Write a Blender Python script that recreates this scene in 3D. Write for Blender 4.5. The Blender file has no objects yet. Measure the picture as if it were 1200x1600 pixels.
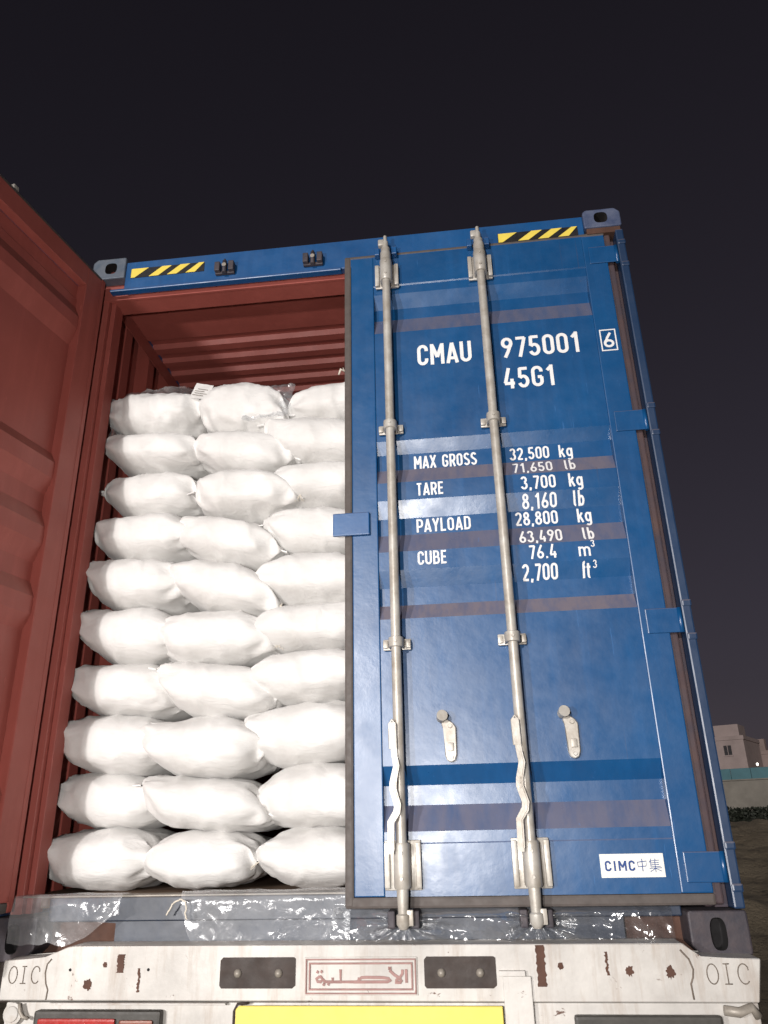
import bpy, bmesh, math, random
from mathutils import Vector, Matrix, noise
R_ = math.radians
rnd = random.Random(7)
scn = bpy.context.scene
COL = scn.collection

# ------------------------------------------------------------------ camera
cam_d = bpy.data.cameras.new('camera')
cam = bpy.data.objects.new('camera', cam_d); COL.objects.link(cam)
CP = Vector((1.655, -2.6953, 0.3853)); yaw, pit, rol = -0.1092, 0.3927, -0.0225
fw = Vector((math.sin(yaw)*math.cos(pit), math.cos(yaw)*math.cos(pit), math.sin(pit)))
r0 = Vector((math.cos(yaw), -math.sin(yaw), 0)); u0 = r0.cross(fw)
rv = r0*math.cos(rol) + u0*math.sin(rol); uv = -r0*math.sin(rol) + u0*math.cos(rol)
cam.matrix_world = Matrix(((rv.x, uv.x, -fw.x, CP.x), (rv.y, uv.y, -fw.y, CP.y), (rv.z, uv.z, -fw.z, CP.z), (0, 0, 0, 1)))
cam_d.sensor_fit = 'VERTICAL'; cam_d.sensor_height = 36; cam_d.lens = 1181.3/1600*36
cam_d.clip_start = 0.05; cam_d.clip_end = 2000
scn.camera = cam

# ------------------------------------------------------------------ night sky, key light, exposure
SUN_AZ, SUN_EL = R_(14.5), R_(9.0)
world = bpy.data.worlds.new('World'); scn.world = world; world.use_nodes = True
wn = world.node_tree.nodes; wl = world.node_tree.links
bg = wn['Background']
sky = wn.new('ShaderNodeTexSky'); sky.sky_type = 'NISHITA'; sky.sun_disc = False
sky.sun_elevation = SUN_EL; sky.sun_rotation = math.pi + SUN_AZ
tint = wn.new('ShaderNodeMix'); tint.data_type = 'RGBA'; tint.blend_type = 'MULTIPLY'; tint.inputs[0].default_value = 1
hs = wn.new('ShaderNodeHueSaturation'); hs.inputs['Saturation'].default_value = .30; wl.new(sky.outputs[0], hs.inputs['Color'])
wl.new(hs.outputs[0], tint.inputs[6]); tint.inputs[7].default_value = (1.0, 0.80, 1.02, 1)
wl.new(tint.outputs[2], bg.inputs[0]); bg.inputs[1].default_value = 0.0050
sun_d = bpy.data.lights.new('sun', 'SUN'); sun_d.energy = 1.05; sun_d.angle = R_(0.5); sun_d.color = (1.0, 0.96, 0.93)
sun = bpy.data.objects.new('sun', sun_d); COL.objects.link(sun)
sdir = Vector((math.sin(SUN_AZ)*math.cos(SUN_EL), math.cos(SUN_AZ)*math.cos(SUN_EL), -math.sin(SUN_EL)))
sun.rotation_euler = sdir.to_track_quat('-Z', 'Y').to_euler(); sun.location = (-3, -12, 4)
# the loading light: a floodlight standing left behind the photographer (throws the open door's shadow on the bags)
kl_d = bpy.data.lights.new('loading_floodlight', 'AREA'); kl_d.shape = 'SQUARE'; kl_d.size = 0.16; kl_d.energy = 72; kl_d.color = (1.0, 0.97, 0.94)
kl = bpy.data.objects.new('loading_floodlight', kl_d); COL.objects.link(kl)
kl.location = (-.98, -4.4, .62); kl.rotation_euler = (Vector((1.2, 0, 1.1)) - kl.location).to_track_quat('-Z', 'Y').to_euler()
# hand torch held beside the photographer (fills the inside of the open door)
fl_d = bpy.data.lights.new('hand_torch', 'AREA'); fl_d.shape = 'SQUARE'; fl_d.size = 0.10; fl_d.energy = 36; fl_d.color = (1, 0.96, 0.92)
fl = bpy.data.objects.new('hand_torch', fl_d); COL.objects.link(fl)
fl.location = (1.34, -3.05, .36); fl.rotation_euler = (Vector((0.8, 0, 1.2)) - fl.location).to_track_quat('-Z', 'Y').to_euler()
scn.view_settings.view_transform = 'Standard'; scn.view_settings.look = 'None'
scn.view_settings.exposure = 0.78; scn.view_settings.gamma = 1.0; scn.view_settings.use_curve_mapping = False
scn.cycles.use_denoising = True
scn.cycles.max_bounces = 5; scn.cycles.diffuse_bounces = 3; scn.cycles.glossy_bounces = 3; scn.cycles.transparent_max_bounces = 10

# ------------------------------------------------------------------ materials
class NT:
    def __init__(s, name):
        s.m = bpy.data.materials.new(name); s.m.use_nodes = True
        s.n = s.m.node_tree.nodes; s.l = s.m.node_tree.links
        s.b = s.n['Principled BSDF']; s.out = s.n['Material Output']
    def new(s, t, **kw):
        o = s.n.new(t)
        for k, v in kw.items(): setattr(o, k, v)
        return o
    def link(s, a, b): s.l.new(a, b)
    def coord(s, scale=(1, 1, 1), kind='Object'):
        tc = s.new('ShaderNodeTexCoord'); mp = s.new('ShaderNodeMapping'); mp.inputs['Scale'].default_value = scale
        s.link(tc.outputs[kind], mp.inputs[0]); return mp.outputs[0]
    def noise(s, vec, scale, detail=4, rough=.55, dist=0):
        n = s.new('ShaderNodeTexNoise'); s.link(vec, n.inputs['Vector'])
        n.inputs['Scale'].default_value = scale; n.inputs['Detail'].default_value = detail
        n.inputs['Roughness'].default_value = rough; n.inputs['Distortion'].default_value = dist
        return n.outputs[0]
    def ramp(s, fac, a, b, ca=0., cb=1.):
        r = s.new('ShaderNodeMapRange'); r.clamp = True
        s.link(fac, r.inputs[0]); r.inputs[1].default_value = a; r.inputs[2].default_value = b
        r.inputs[3].default_value = ca; r.inputs[4].default_value = cb
        return r.outputs[0]
    def mix(s, fac, a, b, mode='MIX'):
        m = s.new('ShaderNodeMix', data_type='RGBA', blend_type=mode)
        for i, v in ((0, fac), (6, a), (7, b)):
            if hasattr(v, 'is_linked'): s.link(v, m.inputs[i])
            elif i == 0: m.inputs[0].default_value = v
            else: m.inputs[i].default_value = (*v, 1)
        return m.outputs[2]
    def mul(s, a, b):
        m = s.new('ShaderNodeMath', operation='MULTIPLY'); s.link(a, m.inputs[0])
        if hasattr(b, 'is_linked'): s.link(b, m.inputs[1])
        else: m.inputs[1].default_value = b
        return m.outputs[0]
    def bump(s, h, strength=.3, dist=.01):
        b = s.new('ShaderNodeBump'); b.inputs['Strength'].default_value = strength; b.inputs['Distance'].default_value = dist
        s.link(h, b.inputs['Height']); s.link(b.outputs[0], s.b.inputs['Normal']); return b
    def set(s, **kw):
        for k, v in kw.items():
            i = s.b.inputs[k.replace('_', ' ').capitalize() if k not in ('IOR',) else k]
            if hasattr(v, 'is_linked'): s.link(v, i)
            else: i.default_value = (*v, 1) if isinstance(v, tuple) else v
        return s

def paint(name, col, col2, rough=.38, dust=(.17, .12, .11), dustamt=.85, rust=.0, bump=.12, spec=.75):
    """weathered container paint: mottled, streaked, dusty on upward facing slopes, rust specks"""
    t = NT(name)
    v = t.coord(); vs = t.coord((7, 7, .5))
    c = t.mix(t.ramp(t.noise(v, 2.2, 6, .65), .35, .7), col, col2)
    c = t.mix(t.ramp(t.noise(vs, 2.6, 5, .7), .5, .85, 0, .35), c, tuple(min(1, x*1.5+.006) for x in col))
    g = t.new('ShaderNodeNewGeometry'); sp = t.new('ShaderNodeSeparateXYZ'); t.link(g.outputs['True Normal'], sp.inputs[0])
    d = t.mul(t.ramp(sp.outputs[2], .12, .42, 0, dustamt), t.ramp(t.noise(vs, 3.5, 5, .6), .25, .6, .55, 1))
    c = t.mix(d, c, dust)
    sc = t.ramp(t.noise(t.coord((40, 40, 3)), 1.6, 3, .8), .68, .74, 0, .35)
    c = t.mix(sc, c, tuple(min(1, x*2.2+.05) for x in col))
    run = t.mul(t.ramp(t.noise(t.coord((30, 30, .45)), 1.5, 4, .7), .64, .74, 0, .5), t.ramp(t.noise(v, 1.4, 3, .5), .45, .65))
    c = t.mix(run, c, (.07, .05, .05))
    if rust > 0:
        rf = t.ramp(t.noise(v, 5.5, 8, .72), .74-rust*.3, .8-rust*.3, 0, .9)
        c = t.mix(rf, c, (.075, .03, .018))
    t.set(Base_color=c) if False else t.link(c, t.b.inputs['Base Color'])
    t.link(t.ramp(t.noise(v, 9, 5, .6), .3, .75, rough-.02, rough+.12), t.b.inputs['Roughness'])
    t.b.inputs['Specular IOR Level'].default_value = spec
    # panel dents under the fine orange peel
    d1 = t.new('ShaderNodeBump'); d1.inputs['Strength'].default_value = .06; d1.inputs['Distance'].default_value = .03
    t.link(t.noise(v, 3.2, 3, .5), d1.inputs['Height'])
    fb = t.bump(t.noise(v, 26, 5, .6), bump, .004); t.link(d1.outputs[0], fb.inputs['Normal'])
    return t.m

def plain(name, col, rough=.5, metal=0., var=.25, scale=18, bump=.1, col2=None, emit=0):
    t = NT(name); v = t.coord()
    c2 = col2 or tuple(x*(1-var) for x in col)
    t.link(t.mix(t.ramp(t.noise(v, scale, 6, .65), .3, .72), c2, col), t.b.inputs['Base Color'])
    t.link(t.ramp(t.noise(v, scale*1.7, 4), .3, .7, max(.03, rough-.08), min(1, rough+.1)), t.b.inputs['Roughness'])
    t.b.inputs['Metallic'].default_value = metal
    if bump: t.bump(t.noise(v, scale*4, 5, .6), bump, .003)
    if emit:
        t.b.inputs['Emission Color'].default_value = (*col, 1); t.b.inputs['Emission Strength'].default_value = emit
    return t.m

M = {}
M['blue'] = paint('blue_container_paint', (.0035, .072, .210), (.0025, .052, .160), .29, dust=(.20, .165, .18))
M['blue_rail'] = paint('blue_rail_paint', (.004, .078, .235), (.003, .052, .17), .34, dust=(.15, .125, .14), rust=.12)
M['brown'] = paint('brown_inside_paint', (.35, .090, .072), (.28, .068, .054), .45, spec=.4, dust=(.32, .13, .10), dustamt=.3, bump=.15)
M['post'] = paint('worn_post_paint', (.012, .036, .09), (.005, .024, .068), .36, dust=(.2, .17, .18), rust=.12)
M['sill'] = paint('dark_sill_paint', (.006, .020, .052), (.010, .014, .024), .42, dust=(.09, .08, .085), rust=.16)  # much darker blue than the rails, with rust specks
M['rust'] = plain('rusty_steel', (.12, .055, .036), .8, 0, .55, 9, .4)
M['postrust'] = plain('rust_stained_post', (.085, .045, .038), .7, 0, .5, 6, .3, (.035, .03, .045))
M['casting'] = plain('worn_casting', (.20, .215, .24), .5, .25, .3, 14, .3, (.10, .14, .20))
M['casting_blue'] = plain('scuffed_blue_casting', (.13, .15, .22), .5, .1, .3, 13, .35, (.03, .05, .12))
M['casting_dark'] = plain('dirty_casting', (.075, .058, .062), .6, .1, .4, 15, .35, (.03, .03, .042))
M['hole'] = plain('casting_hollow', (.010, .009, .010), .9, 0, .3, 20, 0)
M['galv'] = plain('galvanised_steel', (.56, .54, .50), .40, .2, .40, 13, .25, (.33, .29, .24))
M['galv_dark'] = plain('worn_galvanised_steel', (.40, .36, .31), .5, .2, .4, 24, .2)
M['gasket'] = plain('rubber_gasket', (.10, .082, .074), .62, 0, .35, 20, .15)
M['letter'] = plain('white_lettering', (.82, .81, .80), .5, 0, .10, 30, .05)
M['yellow'] = plain('yellow_film', (.85, .66, .10), .45, 0, .12, 20, .05)
M['black'] = plain('black_film', (.012, .011, .012), .45, 0, .3, 20, .05)
M['sticker'] = plain('sticker_white', (.80, .80, .74), .45, 0, .06, 20, 0)
M['navy'] = plain('sticker_navy', (.008, .05, .22), .5, 0, .1, 20, 0)
M['board'] = plain('plywood_floor', (.20, .12, .07), .7, 0, .4, 5, .2)
M['yellow_board'] = plain('yellow_number_board', (.80, .66, .13), .5, 0, .10, 10, .06)
M['dark_iron'] = plain('dark_iron', (.048, .032, .026), .65, 0, .5, 12, .35)
M['lamp_housing'] = plain('lamp_housing', (.06, .055, .048), .55, 0, .4, 20, .2)
M['relief'] = plain('worn_red_relief', (.36, .20, .18), .6, 0, .35, 30, .1)
M['groove'] = plain('grimy_groove', (.20, .16, .13), .8, 0, .4, 30, .1)

def m_bag():
    t = NT('woven_bag_cloth'); v = t.coord()
    c = t.mix(t.ramp(t.noise(v, 5, 5, .6), .35, .75), (.64, .625, .605), (.77, .76, .745))
    t.link(c, t.b.inputs['Base Color']); t.b.inputs['Roughness'].default_value = .58
    t.b.inputs['Sheen Weight'].default_value = .15
    w1 = t.new('ShaderNodeTexWave'); w1.inputs['Scale'].default_value = 95; w1.inputs['Distortion'].default_value = .6; w1.bands_direction = 'X'; t.link(v, w1.inputs[0])
    w2 = t.new('ShaderNodeTexWave'); w2.inputs['Scale'].default_value = 95; w2.inputs['Distortion'].default_value = .6; w2.bands_direction = 'Z'; t.link(v, w2.inputs[0])
    a = t.new('ShaderNodeMath', operation='ADD'); t.link(w1.outputs[1], a.inputs[0]); t.link(w2.outputs[1], a.inputs[1])
    b1 = t.new('ShaderNodeBump'); b1.inputs['Strength'].default_value = .12; b1.inputs['Distance'].default_value = .0015; t.link(a.outputs[0], b1.inputs['Height'])
    b2 = t.new('ShaderNodeBump'); b2.inputs['Strength'].default_value = .38; b2.inputs['Distance'].default_value = .014
    t.link(t.noise(t.coord((1, 1.2, 2.0)), 8, 6, .6, 1.4), b2.inputs['Height']); t.link(b1.outputs[0], b2.inputs['Normal'])
    t.link(b2.outputs[0], t.b.inputs['Normal'])
    return t.m
M['bag'] = m_bag()
M['thread'] = plain('bag_thread', (.72, .66, .56), .8, 0, .2, 40, 0)

def m_film(name, haze, gloss):
    t = NT(name); v = t.coord()
    tr = t.new('ShaderNodeBsdfTransparent'); tr.inputs[0].default_value = (.95, .96, .97, 1)
    gl = t.new('ShaderNodeBsdfGlossy'); gl.inputs['Roughness'].default_value = .17; gl.inputs[0].default_value = (1, 1, 1, 1)
    df = t.new('ShaderNodeBsdfDiffuse'); df.inputs[0].default_value = (.75, .76, .78, 1)
    b = t.new('ShaderNodeBump'); b.inputs['Strength'].default_value = .45; b.inputs['Distance'].default_value = .008
    t.link(t.noise(v, 11, 4, .55, 1.8), b.inputs['Height'])
    for s in (gl, df): t.link(b.outputs[0], s.inputs['Normal'])
    m1 = t.new('ShaderNodeMixShader'); lw = t.new('ShaderNodeLayerWeight'); lw.inputs[0].default_value = .35
    t.link(b.outputs[0], lw.inputs['Normal'])
    t.link(t.ramp(lw.outputs[1], 0, 1, gloss, .75), m1.inputs[0]); t.link(tr.outputs[0], m1.inputs[1]); t.link(gl.outputs[0], m1.inputs[2])
    m2 = t.new('ShaderNodeMixShader'); t.link(t.ramp(t.noise(v, 7, 5, .7), .35, .75, haze*.45, haze*1.5), m2.inputs[0])
    t.link(m1.outputs[0], m2.inputs[1]); t.link(df.outputs[0], m2.inputs[2])
    t.link(m2.outputs[0], t.out.inputs[0]); return t.m
M['film'] = m_film('clear_stretch_film', .035, .09)
M['film_milky'] = m_film('milky_film', .17, .012)

def m_white_beam():
    t = NT('chipped_white_paint'); v = t.coord()
    c = t.mix(t.ramp(t.noise(v, 3.5, 6, .65), .35, .7), (.42, .40, .375), (.64, .615, .58))
    c = t.mix(t.ramp(t.noise(t.coord((9, 9, 1.2)), 2.4, 5, .7), .50, .78, 0, .65), c, (.30, .22, .16))
    c = t.mix(t.ramp(t.noise(v, 12, 8, .75, .6), .64, .67), c, (.11, .055, .036))
    t.link(c, t.b.inputs['Base Color']); t.b.inputs['Roughness'].default_value = .5
    t.bump(t.noise(v, 22, 6, .65), .3, .005); return t.m
M['beam'] = m_white_beam()

def m_ground():
    t = NT('dry_dirt'); v = t.coord()
    c = t.mix(t.ramp(t.noise(v, .35, 8, .7), .35, .68), (.20, .155, .10), (.38, .31, .215))
    c = t.mix(t.ramp(t.noise(v, 2.2, 6, .7), .56, .7), c, (.07, .06, .045))
    t.link(c, t.b.inputs['Base Color']); t.b.inputs['Roughness'].default_value = .95
    t.bump(t.noise(v, 1.8, 9, .72), .9, .25); return t.m
M['dirt'] = m_ground()
M['plaster'] = plain('pink_plaster', (.40, .32, .30), .9, 0, .3, .5, .1)
M['plaster2'] = plain('tan_plaster', (.33, .25, .225), .9, 0, .3, .6, .1)
M['concrete'] = plain('stained_concrete', (.30, .275, .235), .9, 0, .45, .7, .3)
M['teal'] = plain('teal_sheet', (.07, .20, .235), .5, 0, .3, 1.5, .1)
M['dark_window'] = plain('dark_window', (.03, .028, .03), .35, 0, .3, 3, 0)
M['leaf'] = plain('dark_leaves', (.035, .042, .028), .7, 0, .5, 6, 0)
M['lampglow'] = plain('lit_lamp', (1, .95, .85), .5, 0, 0, 5, 0, emit=2.5)
M['redlens'] = plain('red_lens', (.42, .035, .03), .25, 0, .25, 40, .05)
M['amberlens'] = plain('grimy_lens', (.30, .10, .06), .35, 0, .4, 30, .1)

# ------------------------------------------------------------------ mesh helpers
def link(name, me, mat, parent=None, loc=(0, 0, 0), smooth=False, angle=None):
    o = bpy.data.objects.new(name, me); COL.objects.link(o)
    for m in (mat if isinstance(mat, (list, tuple)) else [mat]):
        me.materials.append(M[m])
    if smooth:
        for p in me.polygons: p.use_smooth = True
        if angle is not None:
            try: me.set_sharp_from_angle(angle=R_(angle))
            except Exception: pass
    o.parent = parent; o.location = loc
    return o

class MB:
    def __init__(s): s.bm = bmesh.new()
    def box(s, x0, x1, y0, y1, z0, z1, bev=0., mi=0):
        b = bmesh.new()
        vs = [b.verts.new((x, y, z)) for x in (x0, x1) for y in (y0, y1) for z in (z0, z1)]
        for f in ((0, 1, 3, 2), (4, 6, 7, 5), (0, 4, 5, 1), (2, 3, 7, 6), (0, 2, 6, 4), (1, 5, 7, 3)):
            b.faces.new([vs[i] for i in f])
        if bev: bmesh.ops.bevel(b, geom=b.edges[:], offset=bev, segments=2, profile=.6, affect='EDGES')
        s.absorb(b, mi); return s
    def absorb(s, b, mi=0):
        bmesh.ops.recalc_face_normals(b, faces=b.faces[:])
        mp = {v: s.bm.verts.new(v.co) for v in b.verts}
        for f in b.faces:
            nf = s.bm.faces.new([mp[v] for v in f.verts]); nf.material_index = mi; nf.smooth = f.smooth
        b.free()
    def cyl(s, p0, p1, r0, r1=None, n=20, cap=True, mi=0):
        r1 = r0 if r1 is None else r1
        p0, p1 = Vector(p0), Vector(p1); d = (p1-p0).normalized()
        a = d.orthogonal().normalized(); c = d.cross(a)
        b = bmesh.new(); L = []
        for p, r in ((p0, r0), (p1, r1)):
            L.append([b.verts.new(p + (a*math.cos(2*math.pi*i/n) + c*math.sin(2*math.pi*i/n))*r) for i in range(n)])
        for i in range(n):
            f = b.faces.new((L[0][i], L[0][(i+1) % n], L[1][(i+1) % n], L[1][i])); f.smooth = True
        if cap: b.faces.new(L[0]); b.faces.new(L[1])
        s.absorb(b, mi); return s
    def lathe(s, x, y, prof, n=20, mi=0):
        """profile of (z, r) about a vertical axis"""
        b = bmesh.new(); L = [[b.verts.new((x+r*math.cos(2*math.pi*i/n), y+r*math.sin(2*math.pi*i/n), z)) for i in range(n)] for z, r in prof]
        for A, B in zip(L, L[1:]):
            for i in range(n): b.faces.new((A[i], A[(i+1) % n], B[(i+1) % n], B[i])).smooth = True
        b.faces.new(L[0]); b.faces.new(L[-1]); s.absorb(b, mi); return s
    def prism(s, pts, y0, y1, bev=0., mi=0):
        """outline in (x,z) extruded along y"""
        b = bmesh.new()
        A = [b.verts.new((x, y0, z)) for x, z in pts]; B = [b.verts.new((x, y1, z)) for x, z in pts]
        b.faces.new(A); b.faces.new(B[::-1]); n = len(pts)
        for i in range(n): b.faces.new((A[i], B[i], B[(i+1) % n], A[(i+1) % n]))
        if bev: bmesh.ops.bevel(b, geom=b.edges[:], offset=bev, segments=1, affect='EDGES')
        s.absorb(b, mi); return s
    def tube(s, pts, r, n=8, mi=0):
        pts = [Vector(p) for p in pts]; b = bmesh.new(); L = []
        up = Vector((0, 1, .01)).normalized()
        for i, p in enumerate(pts):
            d = (pts[min(i+1, len(pts)-1)] - pts[max(i-1, 0)]).normalized()
            a = d.cross(up)
            a = a.normalized() if a.length > 1e-4 else d.orthogonal().normalized()
            c = d.cross(a); rr = r[i] if isinstance(r, (list, tuple)) else r
            L.append([b.verts.new(p + (a*math.cos(2*math.pi*k/n) + c*math.sin(2*math.pi*k/n))*rr) for k in range(n)])
        for A, B in zip(L, L[1:]):
            for k in range(n): b.faces.new((A[k], A[(k+1) % n], B[(k+1) % n], B[k])).smooth = True
        b.faces.new(L[0]); b.faces.new(L[-1]); s.absorb(b, mi); return s
    def strip(s, pts, w, y0, y1, mi=0):
        """flat bar following a polyline in (x,z), width w, between depths y0 and y1"""
        P = [Vector((x, 0, z)) for x, z in pts]; b = bmesh.new(); L = []
        for i, p in enumerate(P):
            d = (P[min(i+1, len(P)-1)] - P[max(i-1, 0)]).normalized(); nn = Vector((d.z, 0, -d.x))*w/2
            L.append([b.verts.new((q.x, y, q.z)) for q, y in ((p+nn, y0), (p-nn, y0), (p-nn, y1), (p+nn, y1))])
        for A, B in zip(L, L[1:]):
            for k in range(4): b.faces.new((A[k], A[(k+1) % 4], B[(k+1) % 4], B[k]))
        b.faces.new(L[0]); b.faces.new(L[-1]); s.absorb(b, mi); return s
    def build(s, name, mat, parent=None, loc=(0, 0, 0), smooth=False, angle=None):
        me = bpy.data.meshes.new(name); s.bm.to_mesh(me); s.bm.free()
        return link(name, me, mat, parent, loc, smooth, angle)

def empty(name, loc=(0, 0, 0)):
    o = bpy.data.objects.new(name, None); COL.objects.link(o); o.location = loc; o.empty_display_size = .2; return o
def tag(o, label=None, cat=None, group=None, kind=None):
    for k, v in (('label', label), ('category', cat), ('group', group), ('kind', kind)):
        if v: o[k] = v
    return o

def arc(cx, cy, rx, ry, a0, a1, n=14): return [(cx+rx*math.cos(R_(a0+(a1-a0)*k/n)), cy+ry*math.sin(R_(a0+(a1-a0)*k/n))) for k in range(n+1)]
def _glyphs():
    O = arc(.26, .74, .18, .18, 0, 180) + arc(.26, .26, .18, .18, 180, 360) + [(.44, .74)]
    six = arc(.26, .27, .185, .20, 90, 450) ; stem = [(.37, .98), (.22, .68)] + arc(.26, .27, .185, .26, 130, 180, 5)
    rot = lambda L: [(.52-x, 1-y) for x, y in L]
    bowl = lambda x0, y0, y1, w: [(x0, y1), (x0+w-.14, y1)] + arc(x0+w-.14, (y0+y1)/2, .14, (y1-y0)/2, 90, -90, 10) + [(x0, y0)]
    return {
     '0': (.52, [O]), 'O': (.54, [O]), '6': (.52, [six, stem]), '9': (.52, [rot(six), rot(stem)]),
     '1': (.40, [[(.27, 1), (.27, 0)], [(.08, .74), (.27, .93)]]),
     '2': (.52, [arc(.26, .73, .18, .20, 170, 0, 12) + [(.42, .58), (.09, .085)], [(.06, .075), (.47, .075)]]),
     '3': (.52, [arc(.25, .74, .165, .185, 165, -80, 14), arc(.25, .29, .19, .215, 85, -165, 16)]),
     '4': (.54, [[(.27, 1), (.08, .27)], [(.05, .25), (.50, .25)], [(.38, .47), (.38, 0)]]),
     '5': (.52, [[(.45, .925), (.10, .925)], [(.125, .96), (.10, .50)], arc(.25, .31, .185, .24, 140, -160, 18)]),
     '7': (.50, [[(.05, .925), (.46, .925)], [(.44, .94), (.19, 0)]]),
     '8': (.52, [arc(.26, .745, .150, .18, 0, 360, 20), arc(.26, .285, .185, .21, 0, 360, 20)]),
     ',': (.22, [[(.12, .13), (.08, -.10)]]), '.': (.22, [[(.04, .075), (.18, .075)]]), ' ': (.36, []),
     'C': (.52, [[(.44, .68)] + arc(.26, .74, .18, .185, 0, 180) + arc(.26, .26, .18, .185, 180, 360) + [(.44, .32)]]),
     'G': (.54, [[(.45, .70)] + arc(.265, .74, .185, .185, 0, 180) + arc(.265, .26, .185, .185, 180, 360) + [(.45, .46)], [(.47, .46), (.28, .46)]]),
     'M': (.68, [[(.09, 0), (.09, 1)], [(.59, 0), (.59, 1)], [(.10, .96), (.34, .34)], [(.58, .96), (.34, .34)]]),
     'A': (.56, [[(.06, 0), (.28, .98)], [(.50, 0), (.28, .98)], [(.13, .24), (.43, .24)]]),
     'U': (.54, [[(.08, 1), (.08, .27)] + arc(.27, .27, .19, .195, 180, 360) + [(.46, 1)]]),
     'X': (.54, [[(.06, 0), (.48, 1)], [(.06, 1), (.48, 0)]]),
     'R': (.54, [[(.09, 0), (.09, 1)], bowl(.09, .46, .925, .37), [(.28, .46), (.47, 0)]]),
     'P': (.52, [[(.09, 0), (.09, 1)], bowl(.09, .42, .925, .37)]),
     'D': (.54, [[(.09, 0), (.09, 1)], [(.09, .925), (.26, .925)] + arc(.26, .72, .19, .205, 90, 0, 8) + arc(.26, .28, .19, .205, 0, -90, 8) + [(.09, .075)]]),
     'B': (.54, [[(.09, 0), (.09, 1)], bowl(.09, .52, .925, .34), bowl(.09, .075, .52, .38)]),
     'S': (.52, [arc(.26, .73, .175, .195, 20, 250, 14) + arc(.26, .275, .185, .20, 70, -160, 14)]),
     'T': (.50, [[(.04, .925), (.46, .925)], [(.25, .93), (.25, 0)]]),
     'E': (.48, [[(.09, 0), (.09, 1)], [(.09, .925), (.44, .925)], [(.09, .51), (.40, .51)], [(.09, .075), (.44, .075)]]),
     'Y': (.52, [[(.05, 1), (.26, .45)], [(.47, 1), (.26, .45)], [(.26, .48), (.26, 0)]]),
     'L': (.46, [[(.09, 0), (.09, 1)], [(.09, .075), (.43, .075)]]),
     'I': (.28, [[(.14, 0), (.14, 1)]]),
     'k': (.50, [[(.09, 0), (.09, 1)], [(.10, .28), (.40, .70)], [(.22, .46), (.44, 0)]]),
     'g': (.52, [arc(.25, .38, .17, .28, 0, 360, 20), [(.43, .70), (.43, -.05)] + arc(.26, -.05, .17, .16, 0, -150, 8)]),
     'l': (.30, [[(.10, 1), (.10, .2)] + arc(.20, .17, .10, .10, 180, 280, 5)]),
     'b': (.52, [[(.09, 0), (.09, 1)], arc(.27, .35, .17, .28, 0, 360, 20)]),
     'm': (.80, [[(.09, 0), (.09, .72)], arc(.245, .46, .155, .19, 180, 0, 10) + [(.40, 0)], arc(.555, .46, .155, .19, 180, 0, 10) + [(.71, 0)]]),
     'f': (.36, [[(.15, 0), (.15, .75)] + arc(.29, .78, .14, .15, 180, 80, 6), [(.03, .64), (.33, .64)]]),
     't': (.40, [[(.17, .86), (.17, .2)] + arc(.29, .20, .12, .14, 180, 290, 6), [(.0, .64), (.40, .64)]])}
GLY = _glyphs()
def lettering(body, x0, x1, z0, z1, yfun, parent, mat='letter', bold=.15, breaks=(), name='lettering', gap=.10):
    """condensed painted letters (cap height z0..z1, width x0..x1) following the surface y = yfun(z)"""
    cx, strokes_ = 0, []
    for ch in body:
        w, S = GLY[ch]
        for L in S: strokes_.append([(cx+x, y) for x, y in L])
        cx += w+gap
    h = z1-z0; bw = bold*h/2; lo = min(p[0] for L in strokes_ for p in L); hi = max(p[0] for L in strokes_ for p in L)
    bm = bmesh.new()
    for k, L in enumerate(strokes_):
        P = [Vector((x0+bw*.9+(x-lo)/max(1e-6, hi-lo)*(x1-x0-bw*1.8), z0+y*h)) for x, y in L]
        closed = len(P) > 6 and (P[0]-P[-1]).length < 1e-5; A = []
        for i, p in enumerate(P):
            if closed and i in (0, len(P)-1): d = (P[1]-P[-2]).normalized()
            else: d = (P[min(i+1, len(P)-1)]-P[max(i-1, 0)]).normalized()
            nrm = Vector((-d.y, d.x))*bw
            A.append((bm.verts.new((p.x+nrm.x, -.00012*k, p.y+nrm.y)), bm.verts.new((p.x-nrm.x, -.00012*k, p.y-nrm.y))))
        for a, b in zip(A, A[1:]): bm.faces.new((a[0], a[1], b[1], b[0]))
    for zb in breaks:
        bmesh.ops.bisect_plane(bm, geom=bm.verts[:]+bm.edges[:]+bm.faces[:], plane_co=(0, 0, zb), plane_no=(0, 0, 1))
    for v in bm.verts: v.co.y += yfun(v.co.z)
    me = bpy.data.meshes.new(name); bm.to_mesh(me); bm.free()
    return link(name, me, mat, parent)

def ring_plate(mb, outer, inner, y0, y1, ydeep, mi=0, mi_hole=1):
    """slab with outline `outer`, pierced by `inner` (same point count), with a hollow down to ydeep"""
    b = bmesh.new(); n = len(outer)
    A = [b.verts.new((x, y0, z)) for x, z in outer]; I = [b.verts.new((x, y0, z)) for x, z in inner]
    B = [b.verts.new((x, y1, z)) for x, z in outer]
    for i in range(n):
        j = (i+1) % n
        b.faces.new((A[i], A[j], I[j], I[i])); b.faces.new((A[i], B[i], B[j], A[j]))
    b.faces.new(B)
    bmesh.ops.recalc_face_normals(b, faces=b.faces[:])
    hs = bmesh.new()
    H0 = [hs.verts.new((x, y0+.0005, z)) for x, z in inner]; H1 = [hs.verts.new((x, ydeep, z)) for x, z in inner]
    for i in range(n): hs.faces.new((H0[i], H0[(i+1) % n], H1[(i+1) % n], H1[i]))
    hs.faces.new(H1)
    mb.absorb(b, mi); mb.absorb(hs, mi_hole)

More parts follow.
